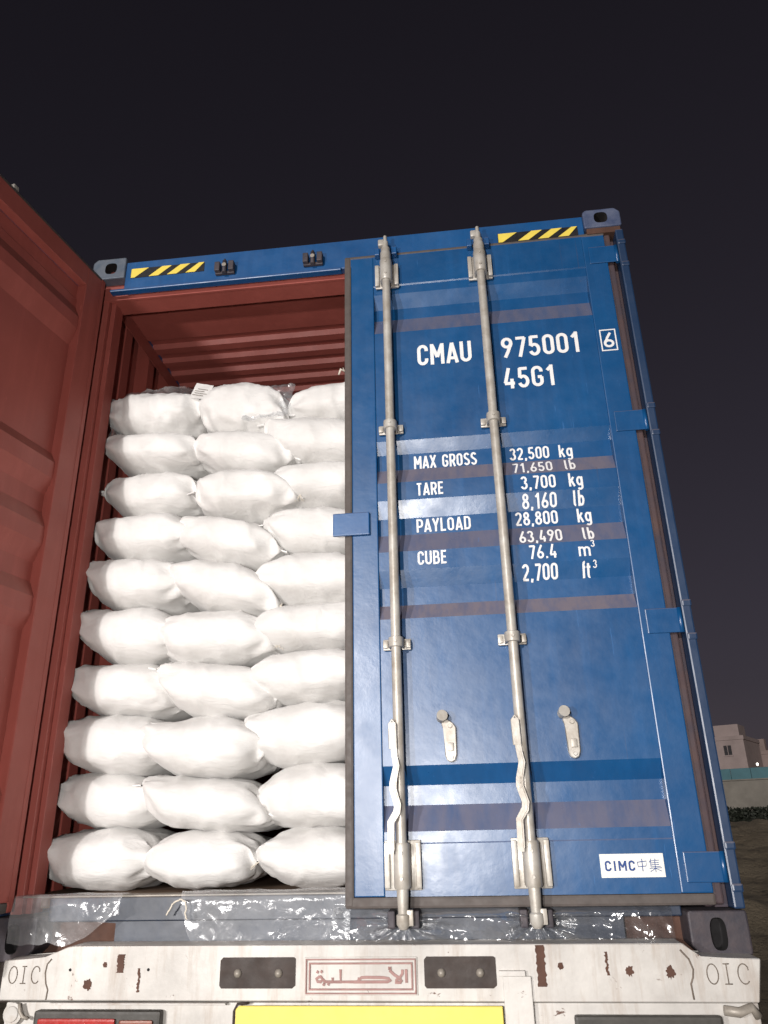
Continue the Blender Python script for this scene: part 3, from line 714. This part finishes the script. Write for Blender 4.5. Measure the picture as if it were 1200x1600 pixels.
def make_bag(label, x0, x1, z0, z1, yc, seed, tipL, tipR, tilt, crinkle=0., thread=False, blunt=False):
    r = random.Random(seed); so = Vector((seed*3.7, seed*1.3, seed*.7))
    a, b, d = (x1-x0)/2, (z1-z0)/2, .27
    root = empty('bag', ((x0+x1)/2, yc, z0))
    nu, nv = 54, 48; bm = bmesh.new(); ring = []
    pw, q = r.uniform(2.3, 3.0), r.uniform(.54, .66)
    pwl = r.uniform(2.5, 3.3) if blunt else pw
    af, am = r.uniform(0, 6), r.uniform(5, 8)
    def shape(u, th):
        au = abs(u); prof = max(0, 1-au**(pwl if u < 0 else pw))**q
        tip = tipL if u < 0 else tipR
        cy, cz = math.cos(th), math.sin(th)
        e = 2/2.5
        py = d*math.copysign(abs(cy)**e, cy)*(1-.30*au**5)
        hz = b*math.copysign(abs(cz)**(2/3.1), cz)
        pz = hz*prof + (.004 if cz > 0 else -.004)*(1-prof)
        lift = tip*b*au**3.2
        sag = 0
        p = Vector((a*u, py, b + pz + lift*(1-.15*prof) + sag + tilt*u*b))
        # gathers that run from the seam into the cloth
        g = smooth(.42, .92, au)*(1-smooth(.97, 1, au)*.5)
        ph = py*75 + 2.5*noise.noise(Vector((py*9, u*2, 0))+so)
        p.z += .0125*g*math.sin(ph)*(.4+.6*abs(cy)) ; p.y -= .014*g*math.sin(py*58+pz*70+af)
        p.x += .009*g*math.sin(pz*60+af)
        # soft dents and long creases
        n1 = noise.fractal(Vector((p.x*5, p.y*5, p.z*6))+so, 1, 2, 3)
        n2 = noise.noise(Vector((p.x*am+p.z*9, p.y*6, p.z*14))+so*2)
        rad = Vector((0, cy, cz))
        ridge = 1-abs(noise.noise(Vector((p.x*7+p.z*5, p.y*5, p.z*9-p.x*4))+so*3))*2
        p += rad*(.012*n1 + .004*n2 + .018*max(0, ridge-.62)*prof)
        if crinkle:
            cr = noise.ridged_multi_fractal(Vector((p.x*9, p.y*9, p.z*11))+so, .9, 2.1, 4, 1, 2)
            p += rad*crinkle*(cr-.9)
        return p
    for i in range(nu+1):
        t = -1+2*i/nu; u = math.copysign(1-(1-abs(t))**1.25, t)
        u = max(-.9995, min(.9995, u))
        ring.append([bm.verts.new(shape(u, 2*math.pi*j/nv)) for j in range(nv)])
    for i in range(nu):
        for j in range(nv):
            bm.faces.new((ring[i][j], ring[i][(j+1) % nv], ring[i+1][(j+1) % nv], ring[i+1][j])).smooth = True
    bmesh.ops.recalc_face_normals(bm, faces=bm.faces[:])
    me = bpy.data.meshes.new('sack'); bm.to_mesh(me); bm.free()
    sack = link('sack', me, 'bag', root)
    # sewn hem at each end, crimped
    for e in (-1, 1):
        bm = bmesh.new(); L = []; n = 46
        tip = tipL if e < 0 else tipR
        zc = b + tip*b + tilt*e*b
        for k in range(n+1):
            y = (-1+2*k/n)*d*.74
            w = .6*math.sin(y*46+af)+.5*noise.noise(Vector((y*22, e, 0))+so)
            ext = .020+.008*noise.noise(Vector((y*8, e*3, 1))+so) + (.012 if k < 4 else 0)
            row = []
            for m_ in range(5):
                f = m_/4
                row.append((Vector((e*(a*.985+ext*f), y, zc+.010*w*(.2+f) + tip*.012*f - .006*f)), .0022))
            L.append(row)
        T = [[bm.verts.new(p+Vector((0, 0, h))) for p, h in row] for row in L]; U = [[bm.verts.new(p-Vector((0, 0, h))) for p, h in row] for row in L]
        for k in range(n):
            for m_ in range(4):
                bm.faces.new((T[k][m_], T[k+1][m_], T[k+1][m_+1], T[k][m_+1])).smooth = True
                bm.faces.new((U[k][m_], U[k][m_+1], U[k+1][m_+1], U[k+1][m_])).smooth = True
            bm.faces.new((T[k][4], T[k+1][4], U[k+1][4], U[k][4]))
        for m_ in range(4):
            bm.faces.new((T[0][m_], T[0][m_+1], U[0][m_+1], U[0][m_])); bm.faces.new((T[n][m_], U[n][m_], U[n][m_+1], T[n][m_+1]))
        me = bpy.data.meshes.new('hem'); bm.to_mesh(me); bm.free(); link('hem', me, 'bag', root)
        if thread and e == thread:
            mb = MB(); xx, yy = e*(a+.012), -d*.74
            for k in range(5):
                pts = []; dx, dz = r.gauss(0, .006), -r.uniform(.006, .014)
                for i in range(6): pts.append((xx+dx*i*.6+r.gauss(0, .0025), yy-.004-r.random()*.004, zc+dz*i*.5+r.gauss(0, .002)))
                mb.tube(pts, .0011, 5)
            mb.build('loose_thread', 'thread', root)
    tag(root, label, 'bag', 'white bags stacked in the container')
    return root
bags = {}
colname = {'L': 'left column beside the open door', 'M': 'middle column', 'R': 'right column by the closed door'}
for col, XX, ZZ in (('L', LZ, LB), ('M', MX, MZ), ('R', RXs, RZ)):
    for i in range(10):
        r = random.Random(hash((col == 'L', col == 'M', i)) & 0xffff)
        tl = {'L': r.uniform(.15, .6), 'M': r.uniform(-.1, .6), 'R': r.uniform(-.25, .4)}[col]
        tr = {'L': r.uniform(-.55, .0), 'M': r.uniform(-.65, -.1), 'R': r.uniform(-.3, .1)}[col]
        tilt = {'L': -.06, 'M': -.06, 'R': .05}[col]+r.uniform(-.13, .13)
        if col == 'M' and i in (5, 6): tilt -= .22; tl += .25
        if col == 'R' and i in (8,): tilt -= .22; tl += .2
        if i == 0: tl, tr, tilt = (.25 if col == 'L' else .05), -.05, 0
        x0, x1 = XX[i]; z0, z1 = ZZ[i], ZZ[i+1]+.010
        yc = {'L': .400, 'M': .370, 'R': .385}[col]+r.uniform(-.02, .02)
        pos = ('on the floor in the ' if i == 0 else 'in the ') + colname[col]
        row = {0: 'bottom bag', 9: 'topmost bag'}.get(i, ordw[i]+' bag from the floor')
        lab = 'white woven %s %s' % (row, pos)
        bags[col, i] = make_bag(lab, x0, x1, z0-.004, z1, yc, 11+i*3+{'L': 0, 'M': 40, 'R': 80}[col], tl, tr, tilt,
                                blunt=(col == 'L' or r.random() < .3), crinkle=.012 if (i == 9 and col != 'R') else 0, thread={'L': (-1 if i in (0, 1, 8, 3) else 1 if i in (2, 3) else False), 'M': (1 if i in (4, 7, 0, 5) else False), 'R': False}[col])

def crumpled(name, parent, origin, ex, ey, nx, ny, amp, freq, mat, seed, fold=None):
    bm = bmesh.new(); ex, ey, origin = Vector(ex), Vector(ey), Vector(origin); nn = ex.cross(ey).normalized(); G = []
    for i in range(nx+1):
        row = []
        for j in range(ny+1):
            s, t = i/nx, j/ny; p = origin+ex*s+ey*t
            n_ = noise.ridged_multi_fractal(Vector((s*ex.length*freq, t*ey.length*freq, seed)), .9, 2, 4, 1, 2)-.9
            p = p+nn*amp*n_
            if fold: p = p+Vector(fold(s, t))
            row.append(bm.verts.new(p))
        G.append(row)
    for i in range(nx):
        for j in range(ny): bm.faces.new((G[i][j], G[i+1][j], G[i+1][j+1], G[i][j+1])).smooth = True
    me = bpy.data.meshes.new(name); bm.to_mesh(me); bm.free()
    return link(name, me, mat, parent)
# torn liner flaps on the two top bags and the printed tag
tl_, tm_ = bags['L', 9], bags['M', 9]
crumpled('liner_flap', tl_, (-.245, -.22, .17), (.03, 0, -.19), (.0, .12, .03), 20, 14, .010, 14, 'film_milky', 3, lambda s, t: (.03*math.sin(s*3), 0, .02*t))
crumpled('liner_flap', tl_, (-.215, -.225, .175), (.43, -.02, .02), (0, .20, .055), 40, 20, .016, 11, 'film_milky', 5, lambda s, t: (0, 0, .03*math.sin(s*3.1)))
crumpled('printed_tag', tm_, (-.235, -.245, .175), (.085, -.012, -.028), (.022, .02, .085), 14, 12, .004, 16, 'bag', 8)
tag_bars = MB()
for k, (w0, w1) in enumerate(((.1, .75), (.18, .9), (.15, .7), (.25, .85))):
    for q in range(7):
        aa = w0+(w1-w0)*q/7; o = Vector((-.235, -.251, .175)); ex, ey = Vector((.085, -.012, -.028)), Vector((.022, .02, .085))
        c0 = o+ex*aa+ey*(.2+k*.14); c1 = o+ex*(aa+(w1-w0)/11)+ey*(.2+k*.14)
        tag_bars.tube([c0, c1], .0016, 5)
tag_bars.build('tag_print', 'groove', tm_)
crumpled('liner_flap', tm_, (.02, -.262, .02), (.20, .02, .02), (.015, .06, .20), 30, 30, .016, 13, 'film_milky', 12)
MB().tube([(.02, -.235, .21), (.03, -.24, .235), (.045, -.235, .225), (.04, -.235, .245)], [.004, .006, .005, .002], 6).build('loose_thread', 'thread', bags['R', 9])

# ------------------------------------------------------------------ plastic film and thread over the sill
RODS = (1.395, 1.807)
def film(name, x0, x1, label, zfun, mat, seed, nx, ny, yfront, crease, over=True):
    """sheet lying on the threshold and hanging down in front of the sill (over) or only hanging below the door"""
    bm = bmesh.new(); G = []
    top = .075 if over else 0; ztop = .1885 if over else .150; yback = yfront+top
    for i in range(nx+1):
        x = x0+(x1-x0)*i/nx; row = []
        zb = zfun(x); tot = top+(ztop-zb)
        for j in range(ny+1):
            t = j/ny*tot
            if t < top: y, z, out = yback-t, ztop+.004*noise.noise(Vector((x*9, t*9, seed))), Vector((0, -.3, 1))
            else: y, z, out = yfront, ztop-(t-top), Vector((0, -1, 0))
            k = smooth(top-.02, top+.03, t) if over else smooth(0, .03, t)
            n1 = noise.ridged_multi_fractal(Vector((x*4.5, z*7+t*3, seed)), .85, 2.1, 5, 1, 2)
            n2 = noise.noise(Vector((x*3.2, z*2.5, seed+9)))
            disp = crease*(.012*n1+.014*(n2+.4))
            for rx in RODS:
                dx, dz = x-rx, z-.10; rr = math.hypot(dx, dz); ph = math.atan2(dz, dx)
                disp += crease*.020*abs(math.sin(ph*5.5+1.2*noise.noise(Vector((ph*2, rx, 0)))))**2*math.exp(-rr/.22)*min(1, rr/.05)*k
            xs = x+.010*noise.noise(Vector((x*14, z*14, seed+4)))
            row.append(bm.verts.new(Vector((xs, y, z))+out*(max(0, disp)*(.15+.85*k)+.001)))
        G.append(row)
    for i in range(nx):
        for j in range(ny): bm.faces.new((G[i][j], G[i+1][j], G[i+1][j+1], G[i][j+1])).smooth = True
    me = bpy.data.meshes.new(name); bm.to_mesh(me); bm.free()
    o = link(name, me, mat); tag(o, label, 'plastic film'); return o
def zf_main(x):
    z = .030+.008*noise.noise(Vector((x*11, 0, 1)))
    if x > 2.05: z = .03-.05*smooth(2.05, 2.15, x)+.015*noise.noise(Vector((x*40, 2, 1)))
    return z
film('plastic_film', 1.16, 2.215, 'clear crumpled plastic film hanging below the closed door around the rod ends', zf_main, 'film', 2.3, 260, 56, .044, 1.9, False)
film('plastic_film', .078, .46, 'milky grey plastic sheet hanging over the left end of sill', lambda x: .048+.085*smooth(.30, .46, x)+.008*noise.noise(Vector((x*20, 5, 1))), 'film_milky', 7.1, 96, 50, -.012, .6)
film('plastic_film', .64, 1.215, 'milky grey plastic sheet hanging over sill below the bags', lambda x: .036+.012*noise.noise(Vector((x*9, 8, 1)))+.10*smooth(.70, .64, x), 'film_milky', 4.4, 130, 50, .046, .6)
th = MB(); P = [(.605, .125), (.618, .148), (.632, .165), (.650, .172), (.668, .168), (.676, .150), (.674, .128), (.682, .108)]
pp = []
for (xa, za), (xb, zb_) in zip(P, P[1:]):
    for k in range(4): pp.append((xa+(xb-xa)*k/4+rnd.gauss(0, .0012), .010-.006*math.sin(xa*40), za+(zb_-za)*k/4+rnd.gauss(0, .0012)))
th.tube(pp, .0028, 6)
tag(th.build('string', 'thread'), 'short white frayed string hooked on plastic sheet at the sill', 'string')

# ------------------------------------------------------------------ trailer under the container
tr = empty('container_trailer', (1.22, 0, GZ))
tag(tr, 'white painted rusty trailer chassis end carrying the blue container', 'trailer')
TO = Vector((-1.22, 0, -GZ))
YB = -.10
def T(mb, name, mat, parent=tr, **kw):
    o = mb.build(name, mat, parent, **kw)
    if parent is tr: o.location = TO
    return o
bmb = MB()
bmb.prism([(.128, -.094), (2.402, -.098), (2.425, .010), (2.26, .014), (2.215, .050), (.36, .052), (.335, .050), (.265, .020), (.128, .014)], YB, YB+.11, .003)
beam = T(bmb, 'rear_beam', 'beam')
yb = YB-.0015
def outline_letter(paths, r, mat):
    mb = MB()
    for p in paths: mb.tube([(x, YB-.001, z) for x, z in p], r, 6)
    return mb.build('lettering', mat, beam)
def oic(xa, xb, za, zb, mat, slant=0):
    w = (xb-xa)/3.1; h = zb-za
    def ell(cx, rx, a0, a1, n=18): return [(cx+rx*math.cos(R_(a0+(a1-a0)*k/n))+slant*0, (za+zb)/2+h/2*math.sin(R_(a0+(a1-a0)*k/n))) for k in range(n+1)]
    c0, c1, c2 = xa+w*.45, xa+w*1.5, xb-w*.42
    outline_letter([ell(c0, w*.40, 0, 360)], .0016, mat)
    outline_letter([[(c1, za), (c1, zb)], [(c1-w*.22, zb), (c1+w*.22, zb)], [(c1-w*.26, za), (c1+w*.26, za)]], .0016, mat)
    outline_letter([ell(c2, w*.42, 45, 315), [(c2+w*.30, zb-h*.14), (c2+w*.34, zb-h*.32)]], .0016, mat)
oic(.150, .255, -.048, -.002, 'groove'); oic(2.268, 2.388, -.052, -.002, 'groove')
for pts in ([(.287, .018), (.274, .004), (.271, -.02), (.277, -.048), (.286, -.066), (.284, -.092)], [(2.205, .034), (2.226, .010), (2.234, -.016), (2.230, -.036), (2.222, -.052), (2.224, -.090)]):
    MB().tube([(x, YB, z) for x, z in pts], .0026, 6).build('weld_bead', 'groove', beam)
# dark openings with two bolts each
for x0, x1 in ((.835, 1.070), (1.460, 1.672)):
    r = MB(); r.prism([(x0+.006, -.062), (x1-.01, -.062), (x1, -.054), (x1, .016), (x1-.006, .020), (x0+.008, .020), (x0, .012), (x0, -.055)], YB-.0025, YB+.01)
    rec = r.build('buffer_plate', 'dark_iron', beam)
    for k in (.24, .78):
        xx = x0+(x1-x0)*k; MB().lathe(0, 0, [(0, .012), (.003, .012), (.008, .008), (.012, .003)], 12).build('bolt', 'galv_dark', rec, loc=(xx, YB-.0025, -.022), smooth=True).rotation_euler.x = R_(90)
# sign with relief lettering
sx0, sx1, sz0, sz1 = 1.098, 1.440, -.080, .020
s_ = MB(); s_.box(sx0, sx1, YB-.004, YB+.002, sz0, sz1, .002)
sign = s_.build('sign_plate', 'beam', beam)
f1 = MB()
for (q, w) in ((.004, .004), (.014, .005)):
    a, b, c, d = sx0+q, sx1-q, sz0+q, sz1-q
    f1.box(a, b, YB-.009, YB-.0042, c, c+w, .001); f1.box(a, b, YB-.009, YB-.0042, d-w, d, .001)
    f1.box(a, a+w, YB-.009, YB-.0042, c+w+.0003, d-w-.0003, .001); f1.box(b-w, b, YB-.009, YB-.0042, c+w+.0003, d-w-.0003, .001)
f1.build('border', 'relief', beam)
def sgn(x, y): return (sx0+.020+(x-545)/(1045-545)*(sx1-sx0-.040), sz0+.02+(228-y)/(228-75)*(sz1-sz0-.04))
AR = [[(590, 152), (573, 168), (580, 186), (598, 188)], [(594, 188), (606, 172), (596, 155), (590, 152)], [(606, 172), (618, 187), (655, 188)], [(655, 160), (657, 188), (700, 188)], [(695, 106), (696, 188), (770, 188), (784, 186), (788, 160)],
      [(788, 172), (800, 160), (830, 158), (905, 160), (935, 166), (945, 178), (930, 188), (760, 189)], [(940, 112), (962, 140), (990, 166), (998, 182), (990, 194)], [(996, 192), (968, 192), (972, 178), (990, 160), (1003, 135), (1004, 108)], [(1022, 106), (1023, 194)],
      [(574, 118), (584, 126)], [(594, 116), (604, 124)], [(606, 200), (616, 208)], [(630, 198), (640, 206)], [(934, 98), (946, 96), (938, 104), (950, 104)]]
arm = MB()
for k, L in enumerate(AR): arm.strip([sgn(*p) for p in L], .0078 if k < 9 else .0072, YB-.0072-.0001*k, YB-.0042)
arm.build('lettering', 'relief', beam)
# plate edges, drilled holes and rust chips of the beam
for x0, x1, z0, z1, m_ in ((.505, .525, -.020, .030, 'rust'), (.575, .581, -.072, -.008, 'rust'), (1.792, 1.816, -.058, .048, 'rust'), (1.990, 1.996, -.030, .030, 'rust')):
    q = MB(); n = 19; A = []; Bq = []
    for k in range(n):
        z = z0+(z1-z0)*k/(n-1); A.append((x0+rnd.uniform(-.003, .002), z)); Bq.append((x1+rnd.uniform(-.002, .003), z))
    q.prism(A+Bq[::-1], YB-.0022, YB-.0004); q.build('rust_chip', m_, beam)
for cx, cz, sz in ((.395+.02, -.052, .018), (.465, .002, .010), (1.86, -.006, .011), (1.975+.08, -.018, .015), (2.17, -.022, .018)):
    pts = []
    for k in range(26):
        rr = sz*(.55+.55*abs(noise.noise(Vector((k*.55, cx*90, 0))))+.35*rnd.random()); pts.append((cx+rr*math.cos(2*math.pi*k/26)*.8, cz+rr*math.sin(2*math.pi*k/26)))
    MB().prism(pts, YB-.0020, YB-.0003).build('rust_chip', 'rust', beam)
for cx, cz in ((.352, -.012), (.606, -.012)):
    MB().cyl((cx, YB-.0008, cz), (cx, YB+.005, cz), .0045, .0045, 10).build('drilled_hole', 'hole', beam)
st = MB(); st.box(1.680, 1.756, YB-.016, YB-.001, -.030, -.016, .002); st.box(1.690, 1.772, YB-.012, YB-.001, -.20, -.0305, .003); st.build('bracket', 'beam', beam)
# lower crossmember with lamps and number board
low = MB(); low.box(.15, 2.40, YB+.012, YB+.10, -.34, -.1005, .004); lowm = T(low, 'lower_crossmember', 'beam')
low2 = MB(); low2.box(.30, .86, YB-.012, YB+.011, -.104, -.0985, .002); low2.build('lamp_ledge', 'beam', lowm)
yp = MB(); yp.prism([(.895, -.30), (1.684, -.30), (1.684, -.103), (.905, -.103), (.895, -.112)], YB-.022, YB-.014, .002); T(yp, 'number_board', 'yellow_board')
MB().tube([(.888, YB-.012, -.30), (.888, YB-.012, -.118), (.898, YB-.012, -.100), (.93, YB-.012, -.0975)], .004, 6).build('board_clip', 'dark_iron', lowm)
def tail_lamp(x0, x1, ztop, lens):
    h = MB(); h.box(x0, x1, YB-.022, YB+.011, ztop-.16, ztop, .008); ho = T(h, 'tail_lamp', 'lamp_housing')
    w = x1-x0
    MB().box(x0+.02, x0+w*.66, YB-.034, YB-.0225, ztop-.145, ztop-.018, .006).build('lens', lens, ho)
    MB().box(x0+w*.69, x1-.02, YB-.030, YB-.0225, ztop-.145, ztop-.022, .006).build('lens', 'amberlens', ho)
    for k in range(9):
        xx = x0+.035+k*(w*.60)/9; MB().box(xx, xx+.006, YB-.0375, YB-.0345, ztop-.14, ztop-.03, .001).build('lens_rib', lens, ho)
    for k in range(5):
        xx = x0+w*.72+k*.018; MB().box(xx, xx+.005, YB-.0335, YB-.0305, ztop-.14, ztop-.035, .001).build('lens_rib', 'lamp_housing', ho)
    return ho
tail_lamp(.262, .663, -.117, 'redlens'); tail_lamp(1.885, 2.290, -.127, 'amberlens')
lt = MB(); lt.lathe(0, 0, [(0, .030), (.006, .030), (.008, .022), (.012, .020)], 18)
o = T(lt, 'shackle_eye', 'beam', smooth=True, angle=35); o.location = TO+Vector((.185, YB-.002, -.128)); o.rotation_euler.x = R_(90)
sh = MB(); sh.tube([(.205, YB-.01, -.10), (.212, YB-.014, -.12), (.222, YB-.012, -.135), (.238, YB-.008, -.14)], .005, 8); T(sh, 'shackle_pin', 'galv_dark')
rc = MB(); rc.tube([(2.30, YB-.004, -.115), (2.34, YB-.006, -.12), (2.375, YB-.004, -.108), (2.392, YB, -.13)], .013, 8); T(rc, 'side_bracket', 'galv_dark')
# chassis rails, bolster, axles and wheels carrying it
for x in (.70, 1.74): T(MB().box(x-.07, x+.07, .02, 12.0, -.45, -.06, .006), 'chassis_rail', 'beam')
T(MB().box(.05, 2.39, .012, .16, -.12, -.0065, .004), 'bolster', 'dark_iron')
for y in (1.9, 3.2, 4.5):
    T(MB().cyl((.15, y, -.80), (2.29, y, -.80), .065, .065, 14), 'axle', 'dark_iron')
    for x0, x1 in ((.02, .32), (2.118, 2.418)):
        w = MB(); n = 36
        b = bmesh.new(); prof = [(0, .28), (0, .44), (.04, .495), (.26, .495), (.30, .44), (.30, .28)]; Lr = []
        for dx, r_ in prof: Lr.append([b.verts.new((x0+dx, y+r_*math.cos(2*math.pi*k/n), -.80+r_*math.sin(2*math.pi*k/n))) for k in range(n)])
        for A, Bq in zip(Lr, Lr[1:]+Lr[:1]):
            for k in range(n): b.faces.new((A[k], A[(k+1) % n], Bq[(k+1) % n], Bq[k])).smooth = True
        w.absorb(b); wo = T(w, 'wheel', 'gasket')
        MB().cyl((x0+.06, y, -.80), (x1-.06, y, -.80), .279, .279, 28).build('rim', 'galv_dark', wo)
    for x in (.70, 1.74): T(MB().box(x-.06, x+.06, y-.12, y+.12, -.76, -.4505, .01), 'axle_hanger', 'dark_iron')
